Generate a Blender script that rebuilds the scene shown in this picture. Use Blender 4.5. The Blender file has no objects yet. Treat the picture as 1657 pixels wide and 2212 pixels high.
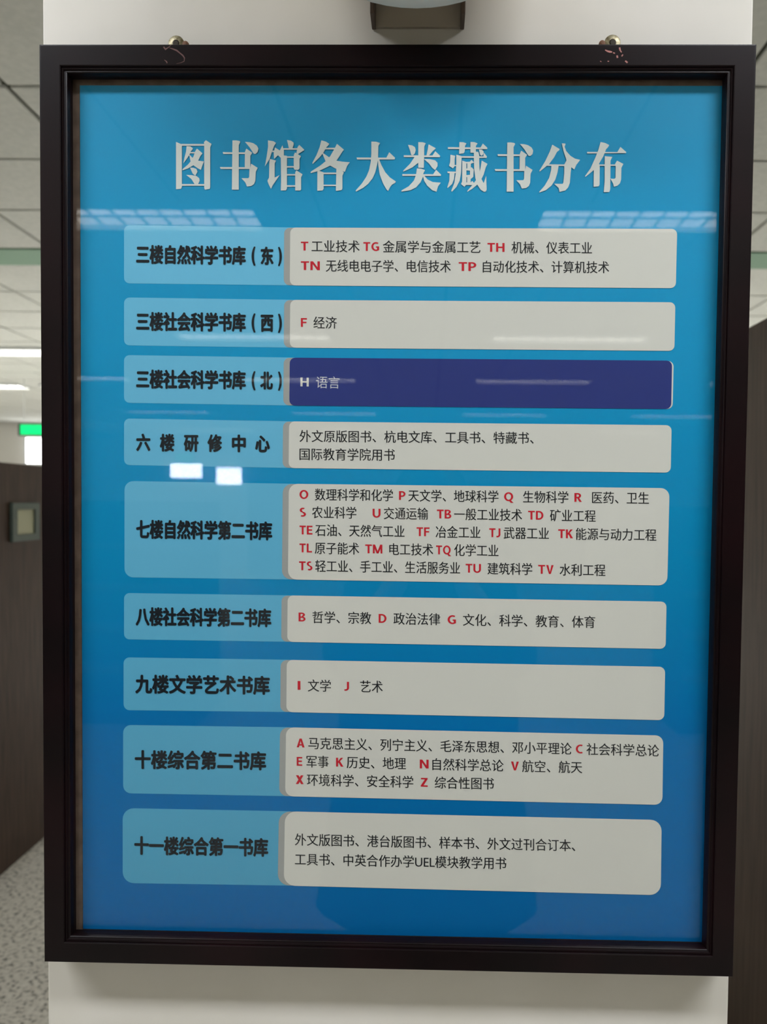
import bpy, bmesh, math, random
from mathutils import Vector, Matrix, Euler
random.seed(7)
S = bpy.context.scene
COL = S.collection

# ---------------------------------------------------------------- camera
IW, IH, FPX = 1657.0, 2212.0, 1661.0
YAW, PITCH, ROLL = -0.0184487614, -0.0337858776, 0.0107372699
CX, CY, CZ = 0.0376784087, -0.797096631, 1.51421225
PX, PY = 893.730413, 1140.80946
fw = Vector((math.sin(YAW)*math.cos(PITCH), math.cos(YAW)*math.cos(PITCH), math.sin(PITCH)))
r0 = fw.cross(Vector((0, 0, 1))).normalized(); u0 = r0.cross(fw)
rt = r0*math.cos(ROLL)+u0*math.sin(ROLL); up = -r0*math.sin(ROLL)+u0*math.cos(ROLL)
CP = Vector((CX, CY, CZ))
cam = bpy.data.cameras.new('camera'); camo = bpy.data.objects.new('camera', cam); COL.objects.link(camo)
m = Matrix.Identity(4)
for i in range(3):
    m[i][0] = rt[i]; m[i][1] = up[i]; m[i][2] = -fw[i]; m[i][3] = CP[i]
camo.matrix_world = m
cam.sensor_fit = 'HORIZONTAL'; cam.sensor_width = 36.0; cam.lens = 36.0*FPX/IW
cam.shift_x = -(PX-IW/2)/IW; cam.shift_y = (PY-IH/2)/IW
cam.clip_start = 0.004; cam.clip_end = 80
cam.dof.use_dof = True; cam.dof.focus_distance = 0.79; cam.dof.aperture_fstop = 8.0
S.camera = camo

def plane_at(px, py, Y):
    """point where the photograph's ray (px,py) meets the vertical plane y=Y -> (X,Z)"""
    d = fw+rt*((px-PX)/FPX)-up*((py-PY)/FPX)
    p = CP+d*((Y-CY)/d.y)
    return p.x, p.z

# ---------------------------------------------------------------- world, exposure, ceiling light
W = bpy.data.worlds.new('world'); S.world = W; W.use_nodes = True
W.node_tree.nodes['Background'].inputs[0].default_value = (0.75, 0.85, 1, 1)
W.node_tree.nodes['Background'].inputs[1].default_value = 0.3
S.view_settings.view_transform = 'Standard'; S.view_settings.look = 'None'
S.view_settings.exposure = -0.09; S.view_settings.gamma = 1.0
try: S.view_settings.use_curve_mapping = False
except Exception: pass
S.cycles.use_denoising = True
S.cycles.max_bounces = 8; S.cycles.diffuse_bounces = 5; S.cycles.transparent_max_bounces = 12
S.cycles.caustics_reflective = False; S.cycles.caustics_refractive = False
ZC = CZ+1.52                     # ceiling height
LAMP_W = 6.0                    # watts of each troffer
NEAR_W = 40.5                    # the pair close to the pillar
BACK_W = 86.0                    # the hall behind the pillar
FAR_W = 34.0                     # its far rows
LAMP_COL = (0.95, 0.975, 1.07)
LAMP_GLOW = 8.0
ROWS = [-15.4, -12.35, -8.75, -6.3, -3.36, 7.07, 9.5, 12.9]
COLS = [-4.42, -1.58, 1.31, 4.16]
NEAR_ROW = -1.0

# ---------------------------------------------------------------- helpers
def srgb(*c):
    return tuple(((v/255.0)/12.92 if v/255.0 <= .04045 else ((v/255.0+.055)/1.055)**2.4) for v in c)+(1,)
def mat(name, col, rough=.5, metal=0, spec=.5, coat=0, emit=None, es=0):
    M = bpy.data.materials.new(name); M.use_nodes = True
    b = M.node_tree.nodes['Principled BSDF']
    b.inputs['Base Color'].default_value = col; b.inputs['Roughness'].default_value = rough
    b.inputs['Metallic'].default_value = metal; b.inputs['Specular IOR Level'].default_value = spec
    b.inputs['Coat Weight'].default_value = coat
    if emit: b.inputs['Emission Color'].default_value = emit; b.inputs['Emission Strength'].default_value = es
    return M
def noisy(M, scale, a, b, detail=3, stretch=(1, 1, 1), bump=0, lo=.35, hi=.65):
    """vary base colour between a and b with object-space noise"""
    nt = M.node_tree; p = nt.nodes['Principled BSDF']
    tc = nt.nodes.new('ShaderNodeTexCoord'); mp = nt.nodes.new('ShaderNodeMapping'); mp.inputs['Scale'].default_value = stretch
    n = nt.nodes.new('ShaderNodeTexNoise'); n.inputs['Scale'].default_value = scale; n.inputs['Detail'].default_value = detail
    cr = nt.nodes.new('ShaderNodeValToRGB'); cr.color_ramp.elements[0].color = a; cr.color_ramp.elements[1].color = b
    cr.color_ramp.elements[0].position = lo; cr.color_ramp.elements[1].position = hi
    nt.links.new(tc.outputs['Object'], mp.inputs[0]); nt.links.new(mp.outputs[0], n.inputs['Vector'])
    nt.links.new(n.outputs['Fac'], cr.inputs[0]); nt.links.new(cr.outputs[0], p.inputs['Base Color'])
    if bump:
        bp = nt.nodes.new('ShaderNodeBump'); bp.inputs['Strength'].default_value = bump; bp.inputs['Distance'].default_value = .002
        nt.links.new(n.outputs['Fac'], bp.inputs['Height']); nt.links.new(bp.outputs[0], p.inputs['Normal'])
    return M
def link(name, me, M, parent=None):
    o = bpy.data.objects.new(name, me); COL.objects.link(o)
    if M is not None and not me.materials: me.materials.append(M)
    if parent is not None: o.parent = parent
    return o
def obj(name, bm, M, parent=None, smooth=False):
    me = bpy.data.meshes.new(name); bm.normal_update(); bm.to_mesh(me); bm.free()
    if smooth:
        for p in me.polygons: p.use_smooth = True
    return link(name, me, M, parent)
def tag(o, label=None, cat=None, group=None, kind=None):
    if label: o['label'] = label
    if cat: o['category'] = cat
    if group: o['group'] = group
    if kind: o['kind'] = kind
    return o
def thing(name, label, cat, loc=(0, 0, 0), rz=0, group=None):
    o = bpy.data.objects.new(name, None); COL.objects.link(o); o.location = loc; o.rotation_euler = (0, 0, rz)
    o.empty_display_size = .05
    return tag(o, label, cat, group)
def box(bm, x0, y0, z0, x1, y1, z1, bev=0):
    b = bmesh.new() if bev else bm
    vs = [b.verts.new(v) for v in [(x0, y0, z0), (x1, y0, z0), (x1, y1, z0), (x0, y1, z0), (x0, y0, z1), (x1, y0, z1), (x1, y1, z1), (x0, y1, z1)]]
    for f in [(3, 2, 1, 0), (4, 5, 6, 7), (0, 1, 5, 4), (1, 2, 6, 5), (2, 3, 7, 6), (3, 0, 4, 7)]: b.faces.new([vs[i] for i in f])
    if bev:
        bmesh.ops.bevel(b, geom=b.edges[:], offset=bev, segments=2, affect='EDGES', profile=.6)
        me = bpy.data.meshes.new('t'); b.to_mesh(me); b.free(); bm.from_mesh(me); bpy.data.meshes.remove(me)
    return bm
def B(*a, bev=0): return box(bmesh.new(), *a, bev=bev)
def struct(name, bm, M, parent=None):
    o = obj(name, bm, M, parent)
    if parent is None: o['kind'] = 'structure'
    return o
def lathe(bm, prof, n=32, axis='Z', c=(0, 0, 0)):
    rings = []
    for r, h in prof:
        ring = []
        for i in range(n):
            a = 2*math.pi*i/n
            if axis == 'Z': v = (c[0]+r*math.cos(a), c[1]+r*math.sin(a), c[2]+h)
            else: v = (c[0]+r*math.cos(a), c[1]+h, c[2]+r*math.sin(a))
            ring.append(bm.verts.new(v))
        rings.append(ring)
    for a, b in zip(rings, rings[1:]):
        for i in range(n): bm.faces.new((a[i], a[(i+1) % n], b[(i+1) % n], b[i]))
    bm.faces.new(rings[0][::-1]); bm.faces.new(rings[-1])
    bmesh.ops.recalc_face_normals(bm, faces=bm.faces[:])
    return bm

# ---------------------------------------------------------------- materials
M_pillar = noisy(mat('cream_wall_paint', srgb(226, 223, 212), .55), 6, srgb(222, 219, 207), srgb(230, 227, 217), bump=.04)
M_ceil = noisy(mat('ceiling_tile_paint', srgb(205, 205, 193), .85), 40, srgb(214, 217, 212), srgb(224, 226, 221))
M_ceilgap = mat('ceiling_gap', srgb(70, 72, 60), .9)
M_wallw = mat('white_wall_paint', srgb(232, 230, 224), .8)
M_green = mat('pale_green_band', srgb(128, 168, 142), .5)
M_frame = noisy(mat('dark_lacquered_wood', srgb(16, 9, 11), .30, spec=.16), 9, srgb(14, 8, 9), srgb(24, 10, 12), stretch=(1, 1, 1))
M_brown = noisy(mat('brown_fibreboard', srgb(110, 92, 80), .8), 60, srgb(98, 80, 68), srgb(120, 100, 86))
M_chip = mat('bare_wood_chip', srgb(190, 128, 120), .7)
M_hang = noisy(mat('tarnished_brass', srgb(150, 142, 112), .45, metal=.6), 300, srgb(120, 110, 80), srgb(175, 168, 138))
M_hole = mat('screw_dark', srgb(50, 44, 34), .5, metal=.6)
M_rust = mat('rusty_screw', srgb(120, 82, 56), .7)
M_wood = noisy(mat('brown_veneer', srgb(86, 70, 60), .5, spec=.2), 14, srgb(58, 42, 34), srgb(84, 64, 53), stretch=(6, 6, .35), lo=.3, hi=.7)
M_shelf = mat('bookcase_shelf', srgb(110, 98, 86), .6)
M_cream = mat('white_plastic', srgb(240, 228, 212), .5)
M_brk = mat('brown_painted_metal', srgb(92, 78, 68), .5, metal=.2)
M_brk2 = mat('beige_bracket_face', srgb(190, 182, 166), .6)
M_louv = mat('white_louver_metal', srgb(225, 228, 228), .35, metal=.1)
M_tube = mat('lit_tube_panel', (1, 1, 1, 1), .5, emit=(1, .96, .88, 1), es=LAMP_GLOW)
M_sky = mat('bright_daylight_pane', (1, 1, 1, 1), .5, emit=(1, 1, 1, 1), es=45)
M_exit = mat('lit_green_sign', (0, .2, .05, 1), .5, emit=(0.0, 1.0, .28, 1), es=1.05)
M_black = mat('black_plastic', srgb(28, 28, 30), .4)
M_white = mat('print_white', srgb(232, 232, 226), .5)

# terrazzo / granite floor
M_floor = mat('speckled_granite', srgb(150, 147, 136), .45)
nt = M_floor.node_tree; p = nt.nodes['Principled BSDF']
tc = nt.nodes.new('ShaderNodeTexCoord')
n1 = nt.nodes.new('ShaderNodeTexNoise'); n1.inputs['Scale'].default_value = 62; n1.inputs['Detail'].default_value = 2.5
c1 = nt.nodes.new('ShaderNodeValToRGB'); e = c1.color_ramp.elements
e[0].position = .33; e[0].color = srgb(108, 104, 95); e[1].position = .47; e[1].color = srgb(200, 195, 182)
x = e.new(.68); x.color = srgb(216, 212, 199)
nt.links.new(tc.outputs['Object'], n1.inputs['Vector']); nt.links.new(n1.outputs['Fac'], c1.inputs[0]); nt.links.new(c1.outputs[0], p.inputs['Base Color'])

# glass pane: transparent with Fresnel reflection on both faces
M_glass = bpy.data.materials.new('picture_glass'); M_glass.use_nodes = True
nt = M_glass.node_tree; nt.nodes.clear()
out = nt.nodes.new('ShaderNodeOutputMaterial'); mx = nt.nodes.new('ShaderNodeMixShader')
tr = nt.nodes.new('ShaderNodeBsdfTransparent'); tr.inputs[0].default_value = (.985, .992, .988, 1)
gl = nt.nodes.new('ShaderNodeBsdfGlossy'); gl.inputs['Roughness'].default_value = 0.0
fr = nt.nodes.new('ShaderNodeFresnel'); geo = nt.nodes.new('ShaderNodeNewGeometry')
mm = nt.nodes.new('ShaderNodeMix'); mm.inputs[2].default_value = 1.27; mm.inputs[3].default_value = 1/1.27
nt.links.new(geo.outputs['Backfacing'], mm.inputs[0]); nt.links.new(mm.outputs[0], fr.inputs['IOR'])
nt.links.new(fr.outputs[0], mx.inputs[0]); nt.links.new(tr.outputs[0], mx.inputs[1]); nt.links.new(gl.outputs[0], mx.inputs[2])
nt.links.new(mx.outputs[0], out.inputs[0])

# ================================================================ SETTING
X0, X1, YF, YB = -9.0, 9.0, -17.0, 14.6
struct('floor', B(X0, YF, -.1, X1, YB, 0), M_floor)
ceil = struct('ceiling', B(X0, YF, ZC+.012, X1, YB, ZC+.12), M_ceilgap)
struct('wall_left', B(X0-.15, YF, 0, X0, YB, ZC+.01), M_wallw)
struct('wall_right', B(X1, YF, 0, X1+.15, YB, ZC+.01), M_wallw)
struct('wall_back', B(X0, YB, 0, X1, YB+.15, ZC+.01), M_wallw)
struct('wall_front', B(X0, YF-.15, 0, X1, YF, ZC+.01), M_wallw)
pil = struct('wall_center', B(-.3627, 0, .0, .3592, .62, ZC, bev=.002), M_pillar)

# ceiling tiles: grid lines as in the photograph
xl = [-1.54-.745*k for k in range(6, 0, -1)]+[-1.54, -.87, -.2, .47, 1.14]+[1.14+.69*k for k in range(1, 7)]
yl = [-.93, -.33, .27, .87, 1.47, 2.07, 2.675, 3.28, 3.90, 4.22, 4.87, 5.47, 6.07, 6.67, 7.27, 7.87, 8.47]
g = .011
for j in range(len(yl)-1):
    if abs(yl[j]-3.90) < .01: continue
    for i in range(len(xl)-1):
        a, b, c, d = xl[i]+g, xl[i+1]-g, yl[j]+g, yl[j+1]-g
        if a < .37 and b > -.37 and c < .63 and d > -.01:      # the pillar passes here
            if d > .63: c = .64
            elif c < -.01: d = -.012
            else: continue
        obj('ceiling_tile', B(a, c, ZC, b, d, ZC+.0125), M_ceil, ceil)
bm = bmesh.new()
y = -16.9
while y < yl[0]-.3:
    x = X0+.05
    while x < X1-.5:
        box(bm, x+g, y+g, ZC, x+.7-g, min(y+.6, yl[0])-g, ZC+.0125); x += .7
    y += .6
y = yl[-1]
while y < YB-.5:
    x = X0+.05
    while x < X1-.5:
        box(bm, x+g, y+g, ZC, x+.7-g, y+.6-g, ZC+.0125); x += .7
    y += .6
for xa, xb in ((X0+.02, xl[0]), (xl[-1], X1-.02)):
    for j in range(len(yl)-1):
        k = xa
        while k < xb-.1:
            box(bm, k+g, yl[j]+g, ZC, min(k+.7, xb)-g, yl[j+1]-g, ZC+.0125); k += .7
tag(obj('far_tiles', bm, M_ceil, ceil), kind='stuff')
struct('trim_1', B(X0, 3.905, ZC-.006, X1, 4.215, ZC+.012), M_green)      # pale green ceiling band

# ---- louvered troffers
def louver(parent, x, y, L=1.42, Wd=.32):
    z1 = ZC; z0 = ZC-.035
    bm = bmesh.new()
    for a in (box(bm, x-L/2, y-Wd/2, z0, x+L/2, y-Wd/2+.012, z1), box(bm, x-L/2, y+Wd/2-.012, z0, x+L/2, y+Wd/2, z1),
              box(bm, x-L/2, y-Wd/2, z0, x-L/2+.012, y+Wd/2, z1), box(bm, x+L/2-.012, y-Wd/2, z0, x+L/2, y+Wd/2, z1)): pass
    return bm
def area(x, y, z, L, Wd, w, sp=130):
    l = bpy.data.lights.new('troffer_light', 'AREA'); l.shape = 'RECTANGLE'; l.size = L; l.size_y = Wd
    l.energy = w; l.color = LAMP_COL; l.spread = math.radians(sp)
    o = bpy.data.objects.new('troffer_light', l); COL.objects.link(o); o.location = (x, y, z)
    return o
nm = {-6.12: 'beyond the exit sign', -4.42: 'far left', -1.58: 'near left', 1.31: 'near right', 4.16: 'far right'}
ordn = ['nearest', 'second', 'third', 'fourth', 'fifth', 'farthest']
allrows = sorted(ROWS+[NEAR_ROW])
rown = {r: i for i, r in enumerate(allrows)}
words = ['ninth', 'eighth', 'seventh', 'sixth', 'fifth', 'fourth', 'third', 'second', 'first']
base = None
for r in allrows:
    for c in COLS+([-6.12] if r == 9.5 else []):
        if r == NEAR_ROW and abs(c) > 3: continue
        if r > 0: side = 'behind the pillar'
        else: side = 'facing the framed sign'
        k = [q for q in allrows if (q > 0) == (r > 0)]; k.sort(key=abs)
        t = thing('ceiling_lamp', 'louvered ceiling lamp, %s row %s, %s' % (ordn[k.index(r)], side, nm[c]), 'lamp', (c, r, 0), 0, 'louvered ceiling lamps')
        if base is None:
            base = {}
            base['housing'] = louver(None, 0, 0)
            o = obj('housing', base['housing'], M_louv, t); base['housing'] = o
            o = obj('light_panel', B(-.69, -.145, ZC-.006, .69, .145, ZC-.001), M_tube, t); base['light_panel'] = o
            bm = bmesh.new()
            for i in range(1, 11): box(bm, -.69+i*1.38/11-.006, -.148, ZC-.016, -.69+i*1.38/11+.006, .148, ZC-.008)
            box(bm, -.698, -.009, ZC-.016, .698, .009, ZC-.008)
            o = obj('louver_grid', bm, M_louv, t); base['louver_grid'] = o
        else:
            for kk in base:
                o = base[kk].copy(); COL.objects.link(o); o.parent = t
        a = area(c, r, ZC-.04, 1.38, .28, NEAR_W if r == NEAR_ROW else ((BACK_W if r < 8 else FAR_W) if r > 0 else LAMP_W), 180 if r == NEAR_ROW else 130)
        a.parent = t; a.location = (0, 0, ZC-.04)

# ---- far windows (daylight) front and back
def window(name, xa, xb, za, zb, Y, face, M=None):
    w = struct(name, B(xa, Y-.01 if face < 0 else Y-.02, za, xb, Y+.02 if face < 0 else Y+.01, zb), M or M_sky)
    s = -.03 if face < 0 else .03
    for (a, b, c, d) in ((xa-.05, xa, za-.05, zb+.05), (xb, xb+.05, za-.05, zb+.05), (xa, xb, zb, zb+.05), (xa, xb, za-.05, za)):
        obj('window_frame', B(a, min(Y, Y+s), c, b, max(Y, Y+s), d), M_louv, w)
    return w
window('window_1', -5.93, -5.20, 2.02, 2.34, YF+.03, 1)
window('window_2', -4.86, -4.28, 1.88, 2.26, YF+.03, 1)
window('window_3', -8.05, -7.28, 2.21, 2.72, YB-.03, -1, mat('far_daylight_pane', (1, 1, 1, 1), .5, emit=(1, 1, 1, 1), es=7))

# ---- bookcases
def bookcase(label, x0, x1, y0, y1, H, endx):
    t = thing('bookcase', label, 'bookcase', ((x0+x1)/2, (y0+y1)/2, 0))
    cx, cy = (x0+x1)/2, (y0+y1)/2; hx, hy = (x1-x0)/2, (y1-y0)/2
    for s in (-1, 1):
        obj('end_panel', B(s*hx-.02 if s > 0 else -hx, -hy, 0, hx if s > 0 else -hx+.02, hy, H, bev=.002), M_wood, t)
    obj('top_board', B(-hx+.021, -hy, H-.03, hx-.021, hy, H), M_wood, t)
    obj('plinth', B(-hx+.021, -hy+.02, 0, hx-.021, hy-.02, .08), M_wood, t)
    obj('back_panel', B(-hx+.021, -.006, .081, hx-.021, .006, H-.031), M_wood, t)
    n = 5
    for i in range(1, n):
        z = .08+(H-.11)*i/n
        for s in (-1, 1):
            obj('shelf', B(-hx+.021, (.007 if s > 0 else -hy+.01), z-.01, hx-.021, (hy-.01 if s > 0 else -.007), z+.01), M_shelf, t)
    return t
bookcase('low brown bookcase end with a small framed notice, left of the pillar', -4.3, -1.66, 2.0, 2.75, 1.655, -1.66)
bookcase('tall brown bookcase end panel right of the pillar', .9, 3.0, .80, 1.75, 1.996, .9)
bookcase('long brown bookcase against the far front wall', -3.6, 3.2, -15.2, -14.7, 1.9, 0)

bookcase('brown bookcase behind the photographer on the left', -6.2, -1.5, -4.9, -4.3, 1.5, 0)
bookcase('brown bookcase behind the photographer on the right', 1.7, 6.2, -4.9, -4.3, 1.5, 0)

# small framed notice on the left bookcase end
def yz(px, py, X):
    d = fw+rt*((px-PX)/FPX)-up*((py-PY)/FPX); p = CP+d*((X-CX)/d.x); return p.y, p.z
ya, za = yz(21, 1171, -1.66); yb, zb = yz(79, 1086, -1.66)
t = thing('notice', 'small cream notice in a dark green frame on the brown bookcase end', 'notice', (-1.66, (ya+yb)/2, (za+zb)/2))
hy, hz = abs(yb-ya)/2, (zb-za)/2; bw = .028
for a in ((-hy, -hz, hy, -hz+bw), (-hy, hz-bw, hy, hz), (-hy, -hz+bw, -hy+bw*1.3, hz-bw), (hy-bw*1.3, -hz+bw, hy, hz-bw)):
    obj('notice_frame', B(.001, a[0], a[1], .014, a[2], a[3]), mat('dark_green_frame', srgb(78, 92, 84), .5), t)
obj('notice_paper', B(.001, -hy+bw*1.3, -hz+bw, .006, hy-bw*1.3, hz-bw), mat('cream_paper', srgb(200, 200, 172), .7), t)

# green exit sign hanging in the distance, and a second behind the camera
def exit_sign(label, x0, x1, z0, z1, Y, face):
    t = thing('exit_sign', label, 'exit sign', ((x0+x1)/2, Y, (z0+z1)/2))
    hx, hz = (x1-x0)/2, (z1-z0)/2
    obj('sign_housing', B(-hx, -.02, -hz, hx, .02, hz), M_black, t)
    obj('lit_face', B(-hx+.03, face*.021-.002, -hz+.012, hx-.03, face*.021+.002, hz-.012), M_exit, t)
    for s in (-1, 1):
        obj('hanging_rod', lathe(bmesh.new(), [(.006, hz), (.006, ZC-(z0+z1)/2)], 8, c=(s*hx*.7, 0, 0)), M_louv, t)
xa, za = plane_at(41, 941, 9.0); xb, zb = plane_at(118, 916, 9.0)
exit_sign('glowing green exit sign hanging in the distance left of the pillar', xa, xb, za, zb, 9.0, -1)
exit_sign('glowing green exit sign hanging behind the photographer', -5.4, -4.95, 2.33, 2.52, -15.6, 1)

# ================================================================ WALL FIXTURE above the sign
t = thing('wall_fixture', 'rounded white fixture on a metal bracket above the framed sign', 'wall fixture', (.022, 0, 2.1))
zx, zz = plane_at(803, 58, -.004); zr, _ = plane_at(1003, 58, -.004)
lx, rx = zx-.022, zr-.022; zb = zz-2.1
bm = bmesh.new(); box(bm, lx+.004, -.004, zb, rx-.004, -.0005, .10); obj('bracket_plate', bm, M_brk2, t)
obj('bracket_flange', B(lx, -.028, zb-.001, lx+.0042, -.0005, .1, bev=.001), M_brk, t)
obj('bracket_flange', B(rx-.0042, -.028, zb-.001, rx, -.0005, .1, bev=.001), M_brk, t)
# domed round body standing off the pillar
prof = [(.001, -.165), (.05, -.163), (.095, -.157), (.130, -.146), (.150, -.130), (.158, -.110), (.155, -.088), (.140, -.066), (.112, -.048), (.07, -.036), (.001, -.031)]
zc_ = max(r+.628*(.797+y_) for r, y_ in prof)+CZ-2.1
obj('round_body', lathe(bmesh.new(), prof, 72, 'Y', (.0, 0, zc_)), M_cream, t, True)

# ================================================================ FRAMED SIGN
FH = .920710696; FWd = .70; YFR = -.032; FZ = 1.5
sign = thing('framed_sign', 'large blue library directory poster behind glass in dark wooden frame', 'framed sign', (0, 0, FZ))
K = .000452
prof = [(-.0004, 0), (-.0004, .031), (.0002, .0319), (.0012, .032), (.0197, .032), (.0206, .0315), (.0210, .0302), (.0218, .0304), (.0228, .0301),
        (.0234, .0290), (.0238, .0287), (.0248, .0289), (.0256, .0282), (.0261, .0265), (.0266, .0235), (.0268, .0188), (.0240, .0188), (.0240, 0)]
def rail(side):
    bm = bmesh.new(); hx, hz = FWd/2, FH/2
    ends = []
    for s in (-1, 1):
        ring = []
        for w, h in prof:
            if side == 'T': v = (s*(hx-w), -h, hz-w)
            elif side == 'B': v = (s*(hx-w), -h, -(hz-w))
            elif side == 'L': v = (-(hx-w), -h, s*(hz-w))
            else: v = (hx-w, -h, s*(hz-w))
            ring.append(bm.verts.new(v))
        ends.append(ring)
    n = len(prof)
    for i in range(n): bm.faces.new((ends[0][i], ends[0][(i+1) % n], ends[1][(i+1) % n], ends[1][i]))
    bm.faces.new(ends[0]); bm.faces.new(ends[1][::-1])
    bmesh.ops.recalc_face_normals(bm, faces=bm.faces[:])
    return obj('frame_rail', bm, M_frame, sign)
rails = {s: rail(s) for s in 'TBLR'}

# backing board (brown, seen as a strip left of and above the sheet), glass
YS = -.0160                                     # front of the printed sheet
obj('backing_board', B(-FWd/2+.0245, -.0154, -FH/2+.0245, FWd/2-.0245, -.006, FH/2-.0245), M_brown, sign)
obj('glass_pane', B(-FWd/2+.0245, -.0186, -FH/2+.0245, FWd/2-.0245, -.0172, FH/2-.0245), M_glass, sign)

def loc(px, py, Y): 
    x, z = plane_at(px, py, Y); return x, z-FZ
def pxmesh(name, polys, Y, M, parent, lift=1.5e-6):
    """flat printed shapes given by photo outline, laid on the sheet"""
    bm = bmesh.new()
    for k, poly in enumerate(polys):
        vs = [bm.verts.new((loc(a, b, Y)[0], Y-k*lift, loc(a, b, Y)[1])) for a, b in poly]
        ed = [bm.edges.new((vs[i], vs[(i+1) % len(vs)])) for i in range(len(vs))]
        bmesh.ops.triangle_fill(bm, edges=ed, use_beauty=True)
    for f in bm.faces:
        f.normal_update()
        if f.normal.y > 0: f.normal_flip()
    return obj(name, bm, M, parent)

# sheet with its printed blue gradient, some ceiling reflection mixed into the top colour
M_sheet = mat('printed_blue', srgb(30, 140, 190), .45, spec=.12)
nt = M_sheet.node_tree; p = nt.nodes['Principled BSDF']
tc = nt.nodes.new('ShaderNodeTexCoord'); sx = nt.nodes.new('ShaderNodeSeparateXYZ'); mr = nt.nodes.new('ShaderNodeMapRange')
mr.inputs['From Min'].default_value = -FH/2+.03; mr.inputs['From Max'].default_value = FH/2-.03
cr = nt.nodes.new('ShaderNodeValToRGB'); e = cr.color_ramp.elements
e[0].position = 0; e[0].color = srgb(0, 106, 172); e[1].position = 1; e[1].color = srgb(38, 158, 208)
for pos, c in ((.25, srgb(0, 118, 184)), (.45, srgb(2, 142, 196)), (.7, srgb(18, 155, 207))):
    x = e.new(pos); x.color = c
nt.links.new(tc.outputs['Object'], sx.inputs[0]); nt.links.new(sx.outputs['Z'], mr.inputs['Value'])
nt.links.new(mr.outputs[0], cr.inputs[0]); nt.links.new(cr.outputs[0], p.inputs['Base Color'])
x0, z1 = loc(172.5, 184.5, YS); x1 = FWd/2-.026; z0 = -FH/2+.026
sheet = obj('poster', B(x0, YS, z0, x1, -.01545, z1), M_sheet, sign)

M_lab = mat('printed_pale_blue', srgb(112, 190, 214), .45, spec=.12)
nt = M_lab.node_tree; p = nt.nodes['Principled BSDF']
tc = nt.nodes.new('ShaderNodeTexCoord'); sx = nt.nodes.new('ShaderNodeSeparateXYZ'); mr = nt.nodes.new('ShaderNodeMapRange')
mr.inputs['From Min'].default_value = -.38; mr.inputs['From Max'].default_value = .28
cr = nt.nodes.new('ShaderNodeValToRGB'); e = cr.color_ramp.elements
e[0].position = 0; e[0].color = srgb(86, 170, 206); e[1].position = 1; e[1].color = srgb(114, 198, 234)
nt.links.new(tc.outputs['Object'], sx.inputs[0]); nt.links.new(sx.outputs['Z'], mr.inputs['Value'])
nt.links.new(mr.outputs[0], cr.inputs[0]); nt.links.new(cr.outputs[0], p.inputs['Base Color'])
M_tab = mat('printed_grey', srgb(168, 170, 166), .45, spec=.12)
M_panel = mat('printed_offwhite', srgb(222, 221, 212), .45, spec=.12)
M_navy = mat('printed_navy', srgb(48, 60, 128), .45, spec=.12)
M_ink = mat('printed_black', srgb(38, 40, 42), .5, spec=.12)
M_heavy = mat('printed_heavy_black', srgb(30, 36, 42), .5, spec=.12)
M_red = mat('printed_red', srgb(206, 40, 54), .5, spec=.12)
M_titl = mat('printed_title_white', srgb(226, 231, 226), .5, spec=.12)

def rrect(tl, tr, br, bl, r, corners='1111', n=6):
    """rounded quadrilateral in photo coordinates (corners tl,tr,br,bl)"""
    P = [Vector(tl), Vector(tr), Vector(br), Vector(bl)]; o = []
    for i in range(4):
        if corners[i] == '0': o.append(tuple(P[i])); continue
        a = (P[i-1]-P[i]).normalized(); b = (P[(i+1) % 4]-P[i]).normalized()
        for k in range(n+1):
            th = math.pi/2*k/n
            q = P[i]+a*r*(1-math.sin(th))+b*r*(1-math.cos(th)); o.append(tuple(q))
    return o
ROW = [  # left x, yTL, yT(at split), yBL, yB(at split), split x top, split x bottom, right xT,yTR,xBR,yBR, radius
 (268, 486.5, 491.5, 612, 616.5, 627, 626, 1463, 494.5, 1460, 622.5, 12),
 (268, 642.5, 647.8, 746, 751, 627, 626, 1459, 653, 1457, 758, 12),
 (268, 767, 772.5, 870, 876, 626, 625, 1452, 779, 1450, 883.5, 12),
 (268, 904, 910.3, 1004.5, 1011, 624.5, 623.5, 1451, 918.5, 1449, 1021, 12),
 (269, 1039, 1045, 1247, 1251.8, 624, 622, 1446.5, 1054.5, 1441.5, 1264.8, 19),
 (268, 1281, 1286.2, 1381, 1386.5, 621.5, 620.5, 1440, 1299.7, 1438, 1401.7, 12),
 (267, 1420, 1425.3, 1534, 1538.2, 619.5, 618.5, 1437, 1440.4, 1435, 1555.7, 13),
 (266, 1566, 1571, 1713.5, 1720, 618, 616, 1433, 1588.8, 1431, 1738.7, 17),
 (265, 1745.6, 1752.5, 1907.5, 1913, 615.5, 613, 1429.5, 1771.3, 1427.5, 1933.8, 24)]
Y1, Y2, Y3, Y4 = YS-.00012, YS-.00024, YS-.00036, YS-.00050
for i, (lx_, ytl, yt, ybl, ybm, sxt, sxb, rxt, yr, rxb, ybr, rad) in enumerate(ROW):
    pxmesh('label_panel', [rrect((lx_, ytl), (sxt+12, yt), (sxb+12, ybm), (lx_, ybl), rad, '1001')], Y1, M_lab, sheet)
    pxmesh('panel_tab', [rrect((sxt-13, yt+.6), (sxt+25, yt+.8), (sxb+25, ybm), (sxb-13, ybm-.8), rad, '1001')], Y2, M_tab, sheet)
    if i == 2:
        pxmesh('panel_edge', [rrect((1400, yr), (rxt+3.4, yr+1), (rxb+3.2, ybr), (1400, ybr-.5), rad, '0110')], Y2, M_panel, sheet)
    o = pxmesh('content_panel', [rrect((sxt, yt), (rxt, yr), (rxb, ybr), (sxb, ybm), rad)], Y3, M_navy if i == 2 else M_panel, sheet)
    if i == 2: o['label'] = 'navy blue panel'

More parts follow.
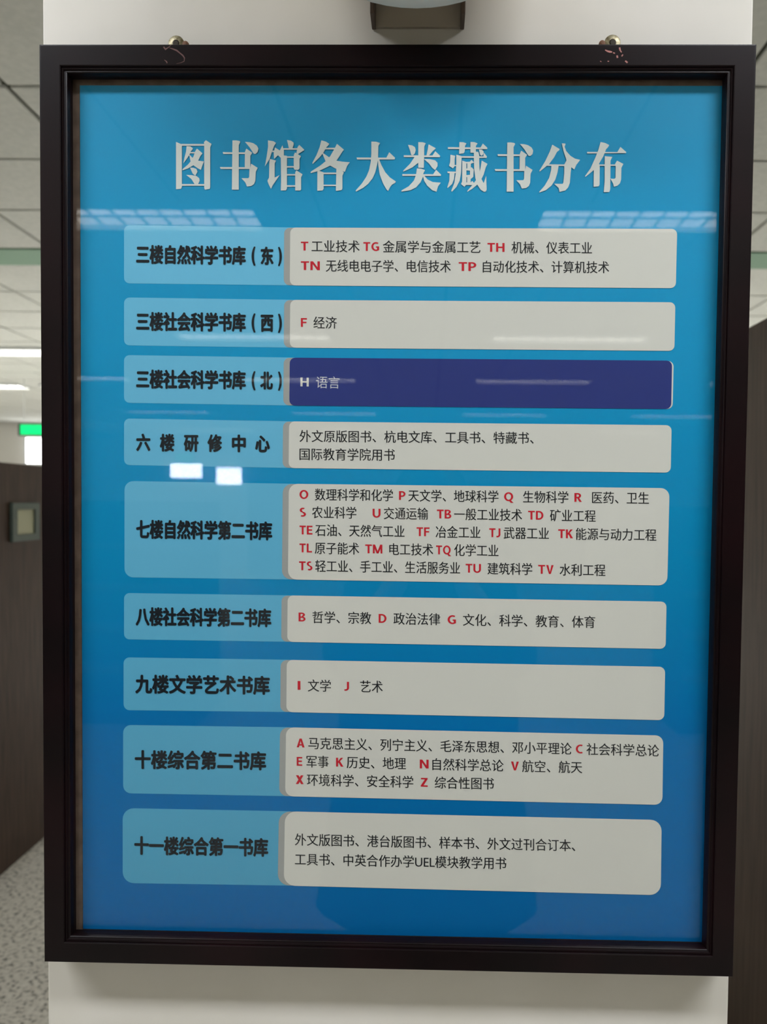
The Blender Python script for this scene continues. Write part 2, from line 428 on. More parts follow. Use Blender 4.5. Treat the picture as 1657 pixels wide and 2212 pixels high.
# ---- lettering
GC = {}
def glyphs(txt):
    if txt in GC: return GC[txt]
    c = bpy.data.curves.new('t', 'FONT'); c.body = txt; c.size = 1; c.resolution_u = 3
    o = bpy.data.objects.new('t', c); COL.objects.link(o)
    bpy.context.view_layer.update()
    me = bpy.data.meshes.new_from_object(o)
    vs = [(v.co.x, v.co.y) for v in me.vertices]; fs = [tuple(p.vertices) for p in me.polygons]
    bpy.data.objects.remove(o); bpy.data.curves.remove(c); bpy.data.meshes.remove(me)
    GC[txt] = (vs, fs); return GC[txt]
vs, _ = glyphs('国'); CJK_LO, CJK_HI = min(v[1] for v in vs), max(v[1] for v in vs)
vs, _ = glyphs('H'); LAT_LO, LAT_HI = min(v[1] for v in vs), max(v[1] for v in vs)
def lettering(name, segs, M, parent, shifts=((0, 0),), Y=Y4):
    """segs: (text, x0, x1, ycentre at x0, slope, height, latin?)"""
    V = []; F = []
    for txt, xa, xb, yc, sl, h, lat in segs:
        gv, gf = glyphs(txt); lo, hi = (LAT_LO, LAT_HI) if lat else (CJK_LO, CJK_HI)
        gx0, gx1 = min(v[0] for v in gv), max(v[0] for v in gv); c = (lo+hi)/2; s = h/(hi-lo)
        if lat == 2:                                             # brackets: fit to their own ink
            lo, hi = min(v[1] for v in gv), max(v[1] for v in gv); c = (lo+hi)/2; s = h/(hi-lo)
        for kk, (dx, dy) in enumerate(shifts):
            n = len(V); mx_ = max(abs(q[0]) for q in shifts)
            for gx, gy in gv:
                X = xa+mx_+(gx-gx0)*(xb-xa-2*mx_)/(gx1-gx0)
                Yp = yc+(X-xa)*sl-(gy-c)*s
                q = loc(X+dx, Yp+dy, Y); V.append((q[0], Y-kk*1.5e-6, q[1]))
            F += [tuple(n+k for k in f) for f in gf]
    me = bpy.data.meshes.new(name); me.from_pydata(V, [], F); me.update()
    return link(name, me, M, parent)
def _rect(x0, y0, x1, y1): return [(x0, y0), (x1, y0), (x1, y1), (x0, y1)]
def _arc(cx, cy, rx, ry, a0, a1, tx, ty, n=14):
    o, i_ = [], []
    for k in range(n+1):
        a = math.radians(a0+(a1-a0)*k/n)
        o.append((cx+rx*math.cos(a), cy+ry*math.sin(a))); i_.append((cx+(rx-tx)*math.cos(a), cy+(ry-ty)*math.sin(a)))
    return o+i_[::-1]
t_ = .19; u_ = .165
def _full(cx, cy, rx, ry): return [_arc(cx, cy, rx, ry, 0, 180, t_, u_), _arc(cx, cy, rx, ry, 180, 360, t_, u_)]
CAPS = {
 'I': (.19, [_rect(0, 0, t_, 1)]),
 'T': (.66, [_rect(0, 1-u_, .66, 1), _rect(.33-t_/2, 0, .33+t_/2, 1-u_)]),
 'L': (.55, [_rect(0, 0, t_, 1), _rect(t_, 0, .55, u_)]),
 'E': (.58, [_rect(0, 0, t_, 1), _rect(t_, 0, .58, u_), _rect(t_, 1-u_, .58, 1), _rect(t_, .43, .54, .43+u_)]),
 'F': (.56, [_rect(0, 0, t_, 1), _rect(t_, 1-u_, .56, 1), _rect(t_, .42, .52, .42+u_)]),
 'H': (.74, [_rect(0, 0, t_, 1), _rect(.74-t_, 0, .74, 1), _rect(t_, .43, .74-t_, .43+u_)]),
 'N': (.76, [_rect(0, 0, t_, 1), _rect(.76-t_, 0, .76, 1), [(t_*.1, 1), (t_*1.12, 1), (.76-t_*.1, 0), (.76-t_*1.12, 0)]]),
 'M': (.94, [_rect(0, 0, t_*.95, 1), _rect(.94-t_*.95, 0, .94, 1), [(0, 1), (t_*1.15, 1), (.47+.09, 0), (.47-.09, 0)], [(.94-t_*1.15, 1), (.94, 1), (.47+.09, 0), (.47-.09, 0)]]),
 'K': (.70, [_rect(0, 0, t_, 1), [(t_, .38), (t_, .60), (.44, 1), (.67, 1)], [(.22, .50), (.37, .62), (.70, 0), (.46, 0)]]),
 'V': (.72, [[(0, 1), (.21, 1), (.40, .0), (.27, 0)], [(.51, 1), (.72, 1), (.45, 0), (.32, 0)]]),
 'A': (.76, [[(0, 0), (.21, 0), (.45, 1), (.27, 1)], [(.55, 0), (.76, 0), (.49, 1), (.31, 1)], _rect(.17, .22, .60, .22+.15)]),
 'X': (.72, [[(0, 0), (.24, 0), (.70, 1), (.46, 1)], [(.48, 0), (.72, 0), (.25, 1), (.01, 1)]]),
 'Z': (.62, [_rect(0, 0, .62, u_), _rect(.02, 1-u_, .61, 1), [(0, u_*.8), (.24, u_*.8), (.61, 1-u_*.8), (.38, 1-u_*.8)]]),
 'O': (.84, _full(.42, .5, .42, .51)),
 'Q': (.86, _full(.42, .5, .42, .51)+[[(.42, .10), (.62, .10), (.88, -.2), (.62, -.2)]]),
 'C': (.64, [_arc(.44, .5, .44, .51, 62, 298, t_, u_)]),
 'G': (.74, [_arc(.44, .5, .44, .51, 55, 305, t_, u_), _rect(.74-t_, .08, .74, .52), _rect(.44, .38, .74, .52)]),
 'D': (.74, [_rect(0, 0, t_, 1), _arc(.30, .5, .44, .5, -90, 90, t_, u_), _rect(t_, 0, .31, u_), _rect(t_, 1-u_, .31, 1)]),
 'P': (.62, [_rect(0, 0, t_, 1), _arc(.29, .675, .33, .325, -90, 90, t_, u_*.95), _rect(t_, .35, .30, .35+u_*.95), _rect(t_, 1-u_*.95, .30, 1)]),
 'R': (.68, [_rect(0, 0, t_, 1), _arc(.29, .70, .32, .30, -90, 90, t_, u_*.95), _rect(t_, .40, .30, .40+u_*.95), _rect(t_, 1-u_*.95, .30, 1), [(.24, .45), (.42, .45), (.68, 0), (.46, 0)]]),
 'B': (.66, [_rect(0, 0, t_, 1), _arc(.34, .275, .32, .275, -90, 90, t_, u_*.9), _arc(.31, .755, .30, .245, -90, 90, t_, u_*.9), _rect(t_, 0, .35, u_*.9), _rect(t_, .41, .35, .41+u_*.9), _rect(t_, 1-u_*.9, .32, 1)]),
 'U': (.74, [_rect(0, .36, t_, 1), _rect(.74-t_, .36, .74, 1), _arc(.37, .37, .37, .385, 180, 360, t_, u_)]),
 'J': (.42, [_rect(.42-t_, .30, .42, 1), _arc(.12, .31, .30, .325, 270, 360, t_, u_), _rect(0, -.01, .13, -.01+u_)]),
 'S': (.58, [_arc(.30, .735, .28, .275, 50, 270, t_, u_*.95), _arc(.28, .265, .30, .275, -130, 90, t_, u_*.95)])}
def capitals(name, segs, M, parent):
    for txt, xa, xb, yc, sl, h, _ in segs:
        P = []
        tot = sum(CAPS[c][0] for c in txt)+.10*(len(txt)-1); x = 0; k = (xb-xa)/tot
        for c in txt:
            w, ps = CAPS[c]
            for p in ps:
                P.append([(xa+(x+a)*k, yc+(x+a)*k*sl-(b-.5)*h) for a, b in p])
            x += w+.10
        pxmesh(name, P, Y4, M, parent)
def ring(r, n): return [(r*math.cos(2*math.pi*k/n), r*math.sin(2*math.pi*k/n)) for k in range(n)]
HEAVY = ring(1.4, 8); BOLD = ring(.62, 4); BODY = ((-.22, 0), (.22, 0))
LH, BH, CH = 36.5, 24.6, 19.0     # ink heights: label, body text, capitals
CONT = [
 [[(532, .0068), 'T', 650, 666, '工业技术', 673, 777, 'TG', 785, 819, '金属学与金属工艺', 827, 1038, 'TH', 1053, 1090, '机械、仪表工业', 1105, 1279],
  [(574.3, .0055), 'TN', 650, 691, '无线电电子学、电信技术', 704, 974, 'TP', 991, 1029, '自动化技术、计算机技术', 1043, 1316]],
 [[(697, .012), 'F', 650, 663, '经济', 677, 728]],
 [[(825.5, .02), 'H', 649, 667, '语言', 683, 734]],
 [[(942.5, .0085), '外文原版图书、杭电文库、工具书、特藏书、', 647, 1153],
  [(981.5, .0085), '国际教育学院用书', 647, 853]],
 [[(1068.5, .0108), 'O', 647, 666, '数理科学和化学', 680, 849, 'P', 862, 876, '天文学、地球科学', 882, 1077, 'Q', 1089, 1109, '生物科学', 1130, 1228, 'R', 1241, 1257, '医药、卫生', 1279, 1402],
  [(1106.8, .0132), 'S', 647, 661, '农业科学', 674, 770, 'U', 805, 822, '交通运输', 829, 925, 'TB', 944, 975, '一般工业技术', 981, 1128, 'TD', 1141, 1174, '矿业工程', 1188, 1287],
  [(1145.3, .0143), 'TE', 647, 675, '石油、天然气工业', 681, 874, 'TF', 900, 928, '冶金工业', 941, 1038, 'TJ', 1057, 1081, '武器工业', 1088, 1186, 'TK', 1206, 1238, '能源与动力工程', 1244, 1418],
  [(1184, .0143), 'TL', 647, 674, '原子能术', 680, 776, 'TM', 789, 826, '电工技术', 841, 936, 'TQ', 942, 974, '化学工业', 981, 1077],
  [(1222.5, .0150), 'TS', 646, 675, '轻工业、手工业、生活服务业', 681, 994, 'TU', 1006, 1039, '建筑科学', 1053, 1150, 'TV', 1163, 1196, '水利工程', 1209, 1308]],
 [[(1333.2, .0175), 'B', 645, 660, '哲学、宗教', 675, 802, 'D', 818, 835, '政治法律', 850, 951, 'G', 967, 985, '文化、科学、教育、体育', 1000, 1286]],
 [[(1481, .0175), 'I', 643, 649, '文学', 665, 715, 'J', 744, 754, '艺术', 778, 827]],
 [[(1605.3, .0215), 'A', 641, 658, '马克思主义、列宁主义、毛泽东思想、邓小平理论', 666, 1235, 'C', 1244, 1259, '社会科学总论', 1267, 1424],
  [(1645, .0215), 'E', 641, 653, '军事', 662, 710, 'K', 726, 742, '历史、地理', 749, 877, 'N', 907, 926, '自然科学总论', 934, 1088, 'V', 1104, 1121, '航空、航天', 1128, 1258],
  [(1684.5, .0215), 'X', 639, 656, '环境科学、安全科学', 663, 893, 'Z', 909, 924, '综合性图书', 939, 1067]],
 [[(1814, .0215), '外文版图书、港台版图书、样本书、外文过刊合订本、', 637, 1243],
  [(1856.5, .0200), '工具书、中英合作办学UEL模块教学用书', 637, 1094]]]
for i, lines in enumerate(CONT):
    blk, red = [], []
    for L in lines:
        (y0_, sl) = L[0]; xs0 = L[2]
        for k in range(1, len(L), 3):
            txt, a, b = L[k:k+3]; y_ = y0_+(a-xs0)*sl
            if txt.isascii(): red.append((txt, a, b, y_-.5, sl, CH, 1))
            else: blk.append((txt, a, b, y_, sl, BH, 0))
    if i == 2:
        lettering('content_lettering', blk, mat('printed_light_text', srgb(205, 208, 215), .5, spec=.12), sheet)
        capitals('code_lettering', red, M_panel, sheet)
    else:
        lettering('content_lettering', blk, M_ink, sheet, BODY)
        if red: capitals('code_lettering', red, M_red, sheet)
def par(y, ch, xa, xb): return [('(', 543.5, 552, y+3, 0, 39, 2), (ch, xa, xb, y+3.2, .01, LH-1, 0), (')', 600.5, 609, y+3.8, 0, 39, 2)]
LAB = [
 [('三楼自然科学书库', 294, 531, 550.3, .0105, LH, 0)]+par(550.3, '东', 563, 591),
 [('三楼社会科学书库', 294, 531, 695, .009, LH, 0)]+par(694.7, '西', 563, 590.5),
 [('三楼社会科学书库', 294, 531, 819.5, .0105, LH, 0)]+par(819.5, '北', 562, 589.5),
 [(c, a, b, 956.5+(a-294)*.011, 0, 34, 0) for c, a, b in (('六', 294, 325), ('楼', 345, 377), ('研', 397, 429), ('修', 448, 480), ('中', 501, 531), ('心', 551, 583))],
 [('七楼自然科学第二书库', 294, 588, 1144, .0130, LH, 0)],
 [('八楼社会科学第二书库', 293, 586, 1332.5, .0110, LH-.5, 0)],
 [('九楼文学艺术书库', 292, 583, 1478.5, .0100, LH, 0)],
 [('十楼综合第二书库', 291, 575, 1641.5, .0110, LH, 0)],
 [('十一楼综合第一书库', 290, 579.5, 1827, .0160, LH-.5, 0)]]
for L in LAB: lettering('label_lettering', L, M_heavy, sheet, HEAVY)

# ---- headline: broad Song-style strokes drawn one by one
def T(ox, oy, pts): return [(ox+a/8.285, oy+b/8.285) for a, b in pts]
SHU = [[(1095, 70), (1160, 68), (1225, 80), (1235, 100), (1208, 150), (1208, 950), (1085, 950)],
       [(920, 278), (1330, 283), (1330, 312), (930, 312)], [(868, 545), (1400, 548), (1400, 580), (885, 580)],
       [(1345, 215), (1450, 290), (1415, 345), (1415, 575), (1315, 575), (1320, 270)],
       [(1430, 485), (1548, 560), (1512, 630), (1505, 790), (1480, 850), (1430, 885), (1355, 895), (1325, 820), (1255, 745), (1380, 745), (1395, 720), (1400, 575), (1415, 560)],
       [(1320, 95), (1400, 100), (1470, 120), (1530, 160), (1560, 215), (1545, 280), (1505, 312), (1475, 305), (1400, 190)]]
HEAD = []
# 图
HEAD += [T(370, 295, q) for q in [
 [(85, 95), (190, 140), (190, 900), (175, 935), (85, 942)], [(590, 130), (585, 100), (620, 65), (722, 132), (697, 190), (697, 900), (690, 935), (605, 952), (590, 925)],
 [(180, 132), (600, 132), (600, 165), (180, 165)], [(180, 850), (600, 850), (600, 880), (180, 880)],
 [(275, 172), (340, 175), (388, 210), (375, 240), (350, 262), (320, 335), (270, 410), (215, 480), (235, 380), (262, 280)],
 [(340, 278), (430, 278), (425, 300), (335, 300)], [(460, 215), (560, 300), (520, 350), (480, 430), (400, 510), (300, 570), (200, 605), (205, 580), (300, 500), (350, 440), (400, 350), (430, 260)],
 [(318, 315), (385, 385), (480, 430), (585, 445), (555, 520), (530, 595), (470, 565), (400, 515), (345, 440)],
 [(335, 555), (400, 560), (450, 580), (470, 630), (430, 700), (385, 665)],
 [(265, 685), (360, 690), (450, 705), (500, 745), (508, 790), (480, 850), (430, 870), (360, 760)]]]
HEAD += [T(370, 295, q) for q in SHU]
# 馆
HEAD += [T(565, 295, q) for q in [
 [(115, 68), (215, 85), (260, 115), (225, 165), (190, 260), (145, 400), (60, 535), (90, 370), (118, 180)],
 [(150, 400), (260, 430), (235, 480), (235, 735), (325, 690), (250, 800), (200, 870), (170, 935), (130, 860), (105, 790), (135, 735), (140, 450)],
 [(195, 250), (300, 250), (300, 275), (190, 278)], [(240, 195), (320, 245), (300, 330), (225, 400), (218, 300)],
 [(375, 155), (400, 250), (400, 340), (350, 385), (290, 330), (300, 250), (330, 245)],
 [(390, 208), (650, 208), (650, 236), (390, 236)], [(455, 60), (530, 75), (575, 110), (575, 150), (550, 215), (490, 215), (475, 140)],
 [(675, 148), (770, 240), (690, 290), (640, 320), (625, 290), (645, 190)],
 [(345, 330), (455, 345), (455, 930), (435, 962), (345, 965), (350, 800)],
 [(450, 355), (590, 355), (590, 380), (450, 380)], [(450, 530), (590, 530), (590, 555), (450, 555)],
 [(600, 285), (705, 350), (680, 400), (680, 570), (655, 595), (595, 595), (578, 575), (578, 330)],
 [(450, 672), (610, 672), (610, 697), (450, 697)], [(450, 872), (610, 872), (610, 898), (450, 898)],
 [(625, 605), (735, 675), (708, 730), (708, 950), (690, 965), (603, 965), (603, 640)]]]
# 各
HEAD += [T(565, 295, q) for q in [
 [(1070, 68), (1150, 90), (1213, 130), (1190, 165), (1160, 190), (1110, 285), (1050, 360), (915, 492), (910, 470), (985, 330), (1040, 190)],
 [(1140, 200), (1320, 200), (1320, 230), (1135, 230)], [(1350, 130), (1475, 235), (1440, 280), (1350, 420), (1230, 520), (1050, 605), (880, 655), (880, 630), (1050, 520), (1150, 440), (1230, 350), (1300, 230)],
 [(1085, 290), (1110, 300), (1215, 375), (1330, 430), (1450, 450), (1580, 460), (1530, 530), (1495, 630), (1400, 610), (1300, 560), (1220, 515), (1145, 440)],
 [(1000, 600), (1110, 640), (1112, 935), (1090, 965), (998, 970)], [(1100, 645), (1345, 645), (1345, 672), (1100, 672)], [(1100, 862), (1345, 862), (1345, 885), (1100, 885)],
 [(1340, 580), (1400, 590), (1475, 640), (1448, 700), (1448, 930), (1430, 960), (1330, 972)]]]
# 大
HEAD += [T(760, 295, q) for q in [
 [(85, 375), (620, 378), (670, 280), (775, 380), (765, 410), (95, 410)],
 [(350, 90), (430, 92), (508, 115), (475, 170), (470, 400), (450, 520), (420, 640), (370, 750), (290, 850), (200, 920), (75, 985), (70, 965), (180, 840), (260, 720), (310, 600), (340, 450), (350, 300)],
 [(465, 395), (490, 410), (530, 510), (600, 640), (680, 730), (790, 805), (775, 830), (720, 860), (685, 905), (650, 975), (620, 945), (560, 840), (500, 680), (475, 520)]]]
# 类
HEAD += [T(760, 295, q) for q in [
 [(1005, 148), (1080, 158), (1130, 190), (1145, 240), (1130, 300), (1095, 335), (1065, 330), (1040, 240)],
 [(1190, 100), (1270, 102), (1325, 120), (1298, 175), (1290, 560), (1190, 560)],
 [(1375, 140), (1505, 210), (1450, 260), (1380, 340), (1335, 345), (1360, 230)],
 [(930, 335), (1445, 338), (1495, 262), (1582, 345), (1575, 370), (930, 367)],
 [(1125, 365), (1200, 365), (1195, 465), (1080, 555), (920, 630), (925, 605), (1040, 490)],
 [(1290, 400), (1400, 405), (1490, 425), (1535, 470), (1535, 530), (1490, 600), (1440, 560), (1380, 480)],
 [(905, 672), (1455, 675), (1510, 595), (1600, 685), (1590, 705), (905, 703)],
 [(1165, 570), (1240, 575), (1312, 600), (1280, 660), (1275, 720), (1230, 820), (1150, 910), (1050, 960), (890, 985), (890, 965), (1020, 890), (1110, 790), (1150, 690)],
 [(1272, 695), (1300, 705), (1360, 770), (1450, 815), (1595, 825), (1545, 890), (1515, 988), (1440, 960), (1350, 880), (1295, 790)]]]
# 藏
HEAD += [T(955, 295, q) for q in [
 [(105, 190), (690, 195), (730, 125), (815, 205), (805, 226), (105, 223)],
 [(310, 100), (380, 102), (438, 122), (410, 170), (405, 270), (385, 300), (305, 310)], [(508, 98), (580, 100), (636, 122), (605, 170), (605, 270), (640, 275), (600, 290), (508, 290)],
 [(150, 325), (235, 345), (225, 400), (225, 530), (195, 570), (125, 525), (145, 460)], [(220, 510), (260, 510), (260, 530), (220, 530)],
 [(255, 325), (350, 350), (345, 500), (340, 650), (315, 790), (260, 900), (175, 990), (165, 970), (220, 830), (245, 660), (255, 500)],
 [(95, 625), (250, 628), (250, 655), (100, 655)], [(135, 645), (225, 645), (215, 760), (180, 850), (95, 925), (95, 905), (130, 790)],
 [(345, 352), (740, 355), (750, 290), (805, 360), (795, 383), (345, 380)],
 [(570, 270), (650, 275), (665, 340), (665, 480), (675, 620), (700, 750), (745, 835), (790, 700), (795, 860), (800, 950), (780, 985), (750, 990), (690, 950), (630, 860), (595, 740), (575, 580), (570, 420)],
 [(660, 230), (715, 235), (745, 270), (740, 315), (710, 345), (680, 325)],
 [(710, 430), (815, 490), (785, 545), (745, 680), (700, 770), (620, 870), (540, 935), (450, 990), (455, 970), (550, 860), (600, 790), (660, 690), (690, 560)],
 [(360, 430), (435, 455), (435, 860), (400, 900), (340, 850), (360, 800)], [(430, 455), (500, 450), (525, 415), (575, 465), (520, 485), (430, 480)],
 [(450, 480), (515, 480), (515, 560), (450, 590)], [(430, 575), (530, 550), (568, 590), (560, 690), (500, 700), (500, 610), (430, 605)],
 [(430, 690), (560, 680), (560, 720), (515, 760), (430, 720)], [(448, 700), (512, 700), (512, 830), (448, 840)], [(430, 820), (510, 825), (540, 795), (590, 850), (560, 868), (430, 868)]]]
HEAD += [T(955, 295, [(a+72, b+37) for a, b in q]) for q in SHU]
# 分
HEAD += [T(1155, 295, q) for q in [
 [(315, 145), (450, 225), (435, 250), (400, 275), (350, 370), (260, 490), (90, 628), (85, 610), (190, 440), (270, 270)],
 [(485, 122), (550, 125), (552, 145), (535, 180), (565, 260), (640, 345), (720, 395), (815, 418), (750, 500), (710, 590), (650, 545), (560, 500), (570, 420), (520, 270)],
 [(230, 498), (560, 500), (560, 527), (225, 525)], [(300, 515), (430, 515), (410, 640), (370, 770), (300, 880), (200, 960), (85, 1002), (82, 990), (180, 880), (260, 740), (295, 600)],
 [(570, 428), (660, 480), (655, 560), (645, 650), (630, 830), (600, 910), (550, 965), (445, 992), (430, 920), (350, 845), (500, 848), (515, 820), (530, 650), (530, 500)]]]
# 布
HEAD += [T(1155, 295, q) for q in [
 [(940, 275), (1480, 278), (1535, 185), (1642, 280), (1632, 297), (940, 303)],
 [(1180, 98), (1260, 115), (1335, 152), (1315, 190), (1280, 225), (1230, 350), (1150, 490), (1060, 600), (905, 725), (905, 705), (1000, 570), (1090, 370), (1140, 240)],
 [(1060, 590), (1150, 490), (1165, 520), (1162, 860), (1145, 890), (1055, 900)], [(1150, 500), (1470, 500), (1470, 524), (1150, 524)],
 [(1255, 352), (1390, 365), (1358, 430), (1352, 950), (1335, 992), (1238, 995), (1252, 800)],
 [(1475, 432), (1588, 490), (1552, 560), (1548, 770), (1525, 840), (1480, 880), (1418, 898), (1405, 840), (1355, 752), (1425, 758), (1448, 740), (1450, 530), (1440, 490)]]]
pxmesh('headline_lettering', HEAD, Y4, M_titl, sheet)

# small paint chips and scuffs on the top rail, hangers
def chips(side, polys, M=M_chip):
    return pxmesh('paint_chip', polys, YFR-.0001, M, rails[side])
def stroke(pts, w):
    L, R_ = [], []
    for i, (a, b) in enumerate(pts):
        q = Vector(pts[min(i+1, len(pts)-1)])-Vector(pts[max(i-1, 0)]); n = Vector((-q.y, q.x)).normalized()*(w[i] if isinstance(w, list) else w)/2
        L.append((a+n.x, b+n.y)); R_.append((a-n.x, b-n.y))
    return L+R_[::-1]
def C1(pts): return [(340+a/16.57, 60+b/16.57) for a, b in pts]
def C2(pts): return [(1270+a/15.06, 60+b/15.06) for a, b in pts]
M_chip2 = mat('faint_scuff', srgb(112, 78, 74), .7)
chips('T', [stroke(C1([(430, 720), (560, 760), (690, 810), (800, 900), (910, 990), (970, 1080), (960, 1200)]), [1, 2.6, 3.4, 2.4, 3, 2.4, 1]),
            stroke(C1([(960, 1200), (840, 1250), (680, 1290)]), [1.4, 1, .5])], M_chip2)
chips('T', [stroke(C1([(220, 680), (290, 770), (400, 700), (490, 620)]), [3, 4, 1.5, .8]), stroke(C1([(250, 1150), (330, 1210), (350, 1270)]), [1, 2.5, 2])], M_chip2)
chips('T', [stroke(C2([(560, 720), (640, 760), (720, 780), (790, 790)]), [2, 3.6, 4.5, 2.5]), stroke(C2([(820, 810), (880, 830)]), 2.6),
            stroke(C2([(1030, 640), (1050, 730), (1095, 800)]), [3.6, 3.2, 2]), stroke(C2([(1140, 870), (1100, 930)]), 2.6),
            stroke(C2([(950, 900), (965, 980)]), 3.6), stroke(C2([(1215, 1075), (1290, 1135)]), 3.4), stroke(C2([(400, 1080), (440, 1110)]), 1.6), stroke(C2([(640, 1090), (690, 1090)]), 2.2)])
def hanger(px, py, r, screw, dx):
    x, z = plane_at(px, py, -.006); z -= FZ
    bm = bmesh.new(); lathe(bm, [(r*.30, -.0015), (r*.9, -.0015), (r, -.0005), (r, .0008), (r*.3, .0008)], 28, 'Y', (x, -.006, z))
    h = obj('hanger', bm, M_hang, sign, True)
    obj('screw', lathe(bmesh.new(), [(r*.3, -.0020), (r*.42, -.0016), (r*.42, .004)], 18, 'Y', (x, -.006, z)), M_hole, h)
    obj('screw', lathe(bmesh.new(), [(.0012, -.003), (.0030, -.0024), (.0034, -.001), (.0030, .0055)], 12, 'Y', (x+dx, -.006, z-.0012)), screw, h)
hanger(381, 95, .0082, M_rust, .0098)
hanger(1323, 93.5, .0082, M_rust, -.0105)
print('PART1 OK')

# ================================================================ PERSON holding the phone (mirrored in the glass)
M_skin = noisy(mat('skin', srgb(205, 160, 135), .5), 20, srgb(198, 150, 126), srgb(212, 170, 146))
M_coat = noisy(mat('dark_coat_cloth', srgb(30, 32, 38), .85), 80, srgb(24, 26, 32), srgb(38, 40, 46))
M_trou = mat('dark_trousers', srgb(28, 28, 32), .9)
M_hair = mat('black_hair', srgb(20, 17, 16), .5)
M_shoe = mat('dark_shoes', srgb(35, 33, 33), .5)
PXX, PYY = .045, -1.20
person = thing('person', 'person in a long dark coat holding up a phone before the sign', 'person', (PXX, PYY, 0))
def skin(name, pts, edges, rad, M, parent, lv=2, root=0):
    me = bpy.data.meshes.new(name); me.from_pydata(pts, edges, []); me.update()
    o = link(name, me, M, parent)
    md = o.modifiers.new('skin', 'SKIN'); md.use_smooth_shade = True
    for i, sv in enumerate(me.skin_vertices[0].data):
        r = rad[i]; sv.radius = (r, r) if not isinstance(r, tuple) else r; sv.use_root = (i == root)
    sb = o.modifiers.new('sub', 'SUBSURF'); sb.levels = lv; sb.render_levels = lv
    return o
# body: pelvis, spine, chest, neck, head, arms raised to the phone, legs
pts = [(0, 0, .86), (0, 0, 1.02), (0, -.01, 1.18), (0, -.02, 1.30), (0, .0, 1.37), (0, .012, 1.45), (0, .012, 1.525),
       (-.15, -.02, 1.29), (-.215, .06, 1.10), (-.115, .27, 1.27), (-.062, .33, 1.36),
       (.15, -.02, 1.29), (.215, .06, 1.10), (.115, .27, 1.27), (.062, .33, 1.36),
       (-.09, 0, .80), (-.10, .01, .46), (-.105, -.02, .10), (-.105, .08, .035),
       (.09, 0, .80), (.10, .01, .46), (.105, -.02, .10), (.105, .08, .035)]
ed = [(0, 1), (1, 2), (2, 3), (3, 4), (4, 5), (5, 6), (3, 7), (7, 8), (8, 9), (9, 10), (3, 11), (11, 12), (12, 13), (13, 14), (0, 15), (15, 16), (16, 17), (17, 18), (0, 19), (19, 20), (20, 21), (21, 22)]
rd = [.13, .12, .12, .10, .052, .080, .104, .045, .040, .034, .024, .045, .040, .034, .024, .085, .058, .040, .032, .085, .058, .040, .032]
skin('body', pts, ed, rd, M_skin, person)
# face
for s_ in (-1, 1):
    bm = bmesh.new(); lathe(bm, [(.001, -.012), (.009, -.009), (.012, 0), (.009, .009), (.001, .012)], 14, 'Y', (s_*.031, .088, 1.500))
    e_ = obj('eye', bm, mat('eye_white', srgb(225, 222, 215), .3), person, True)
    obj('iris', lathe(bmesh.new(), [(.001, 0), (.005, 0), (.005, .0015), (.001, .002)], 12, 'Y', (s_*.031, .1002, 1.500)), M_hair, e_)
    bm = bmesh.new(); lathe(bm, [(.004, -.008), (.024, -.006), (.028, .002), (.02, .008), (.004, .006)], 14, 'Y', (s_*.083, .01, 1.49))
    obj('ear', bm, M_skin, person, True)
skin('nose', [(0, .088, 1.505), (0, .105, 1.475), (0, .098, 1.463)], [(0, 1), (1, 2)], [.007, .011, .009], M_skin, person, 1)
skin('mouth', [(-.020, .090, 1.438), (0, .097, 1.436), (.020, .090, 1.438)], [(0, 1), (1, 2)], [.004, .006, .004], mat('lips', srgb(160, 92, 84), .5), person, 1, 1)
# hair: cap over the skull, longer at the back
bm = bmesh.new(); n = 28; rows = []
for j in range(10):
    th = j/9.0
    rr = []
    for i in range(n):
        a = 2*math.pi*i/n; fr_ = math.sin(a)        # +1 = forehead side
        dep = th*(1.22+.85*(.5-.5*fr_)+.05*abs(math.cos(a)))
        x = .093*math.sin(min(dep, 1.5))*math.cos(a); y = .004+(.101-.022*max(0, fr_))*math.sin(min(dep, 1.5))*math.sin(a); z = 1.515+.103*math.cos(min(dep, 1.5))-max(0, dep-1.5)*.10
        rr.append(bm.verts.new((x, y, z)))
    rows.append(rr)
for a, b in zip(rows, rows[1:]):
    for i in range(n): bm.faces.new((a[i], a[(i+1) % n], b[(i+1) % n], b[i]))
bmesh.ops.remove_doubles(bm, verts=bm.verts[:], dist=.0005)
o = obj('hair', bm, M_hair, person, True); sd = o.modifiers.new('s', 'SOLIDIFY'); sd.thickness = .008
# coat: flared tube with collar, and sleeves following the arms
bm = bmesh.new(); n = 36
prof_ = [(.47, .285, .20), (.55, .275, .195), (.75, .25, .18), (.95, .232, .165), (1.10, .228, .16), (1.22, .228, .155), (1.30, .222, .138), (1.340, .185, .112), (1.372, .10, .080), (1.385, .078, .072), (1.40, .078, .074)]
rows = []
for z, a_, b_ in prof_:
    rows.append([bm.verts.new((a_*math.cos(2*math.pi*i/n)*(1+.02*math.sin(5*2*math.pi*i/n)*(1.3-z)), b_*math.sin(2*math.pi*i/n)-.01, z+.012*math.sin(3*2*math.pi*i/n)*(z < .5))) for i in range(n)])
for a, b in zip(rows, rows[1:]):
    for i in range(n): bm.faces.new((a[i], a[(i+1) % n], b[(i+1) % n], b[i]))
o = obj('coat', bm, M_coat, person, True); o.modifiers.new('s', 'SOLIDIFY').thickness = .008
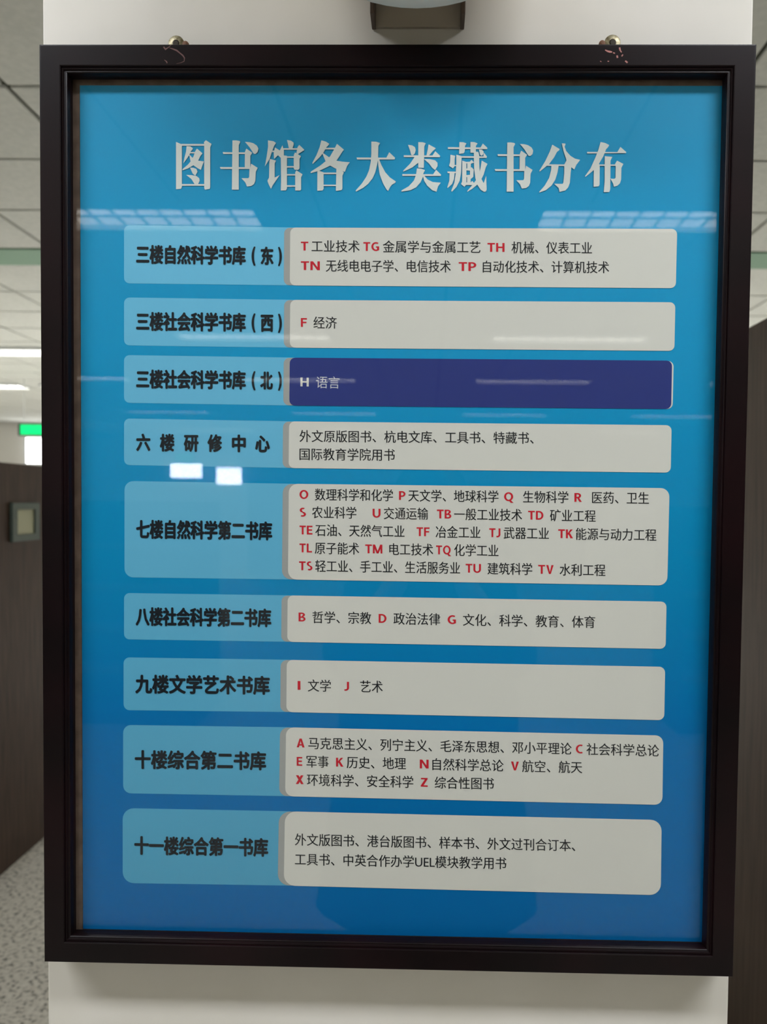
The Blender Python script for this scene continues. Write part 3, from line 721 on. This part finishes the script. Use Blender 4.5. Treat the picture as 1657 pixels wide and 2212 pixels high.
for s_ in (-1, 1):
    skin('sleeve', [(s_*.15, -.02, 1.285), (s_*.218, .05, 1.105), (s_*.13, .235, 1.24), (s_*.108, .28, 1.285)], [(0, 1), (1, 2), (2, 3)], [.088, .066, .052, .048], M_coat, person)
    skin('trouser_leg', [(s_*.09, 0, .80), (s_*.10, .01, .46), (s_*.105, -.015, .10)], [(0, 1), (1, 2)], [.10, .075, .062], M_trou, person)
    skin('shoe', [(s_*.105, -.05, .045), (s_*.105, .02, .05), (s_*.108, .13, .038), (s_*.11, .17, .034)], [(0, 1), (1, 2), (2, 3)], [.042, .045, .040, .028], M_shoe, person)
# hands: palm plus four curled fingers behind/around the phone and a thumb on its near side
ph = (.0377+.020-PXX, CY-.0115-PYY, 1.514-.062)           # phone centre in person space
for s_ in (-1, 1):
    px_ = ph[0]+s_*.052
    P = [(s_*.062, .33, 1.36), (px_+s_*.012, .375, ph[2]-.045), (px_+s_*.004, .385, ph[2]-.02)]
    E = [(0, 1), (1, 2)]; R_ = [.026, (.030, .016), (.028, .013)]
    for k, (dz, L) in enumerate(((.030, .92), (.010, 1.0), (-.010, .95), (-.030, .78))):
        b0 = len(P)
        P += [(px_+s_*.006, ph[1]-.006, ph[2]+dz-.02), (px_-s_*.004, ph[1]-.001+.003, ph[2]+dz-.014), (px_-s_*.004-s_*.014*L, ph[1]-.0002, ph[2]+dz-.010)]
        E += [(2, b0), (b0, b0+1), (b0+1, b0+2)]; R_ += [.0085, .0062, .0052]
    b0 = len(P)
    P += [(px_+s_*.010, ph[1]-.026, ph[2]-.030), (px_-s_*.006, ph[1]-.020, ph[2]-.008), (px_-s_*.016, ph[1]-.0165, ph[2]+.010)]
    E += [(1, b0), (b0, b0+1), (b0+1, b0+2)]; R_ += [.012, .0095, .008]
    skin('hand', P, E, R_, M_skin, person, 1)
phone = thing('phone', 'dark phone held up in both hands facing the sign', 'phone', (PXX+ph[0], PYY+ph[1], ph[2]))
obj('phone_body', B(-.0375, -.0042, -.080, .0375, .0040, .080, bev=.0035), M_black, phone)
obj('screen', B(-.0345, -.0048, -.076, .0345, -.0040, .076), mat('phone_glass', srgb(12, 12, 14), .08), phone)
obj('camera_lens', lathe(bmesh.new(), [(.001, .0038), (.0065, .0038), (.0065, .0058), (.004, .0062), (.001, .0060)], 20, 'Y', (-.020, 0, .062)), mat('lens_glass', srgb(14, 14, 22), .05), phone)
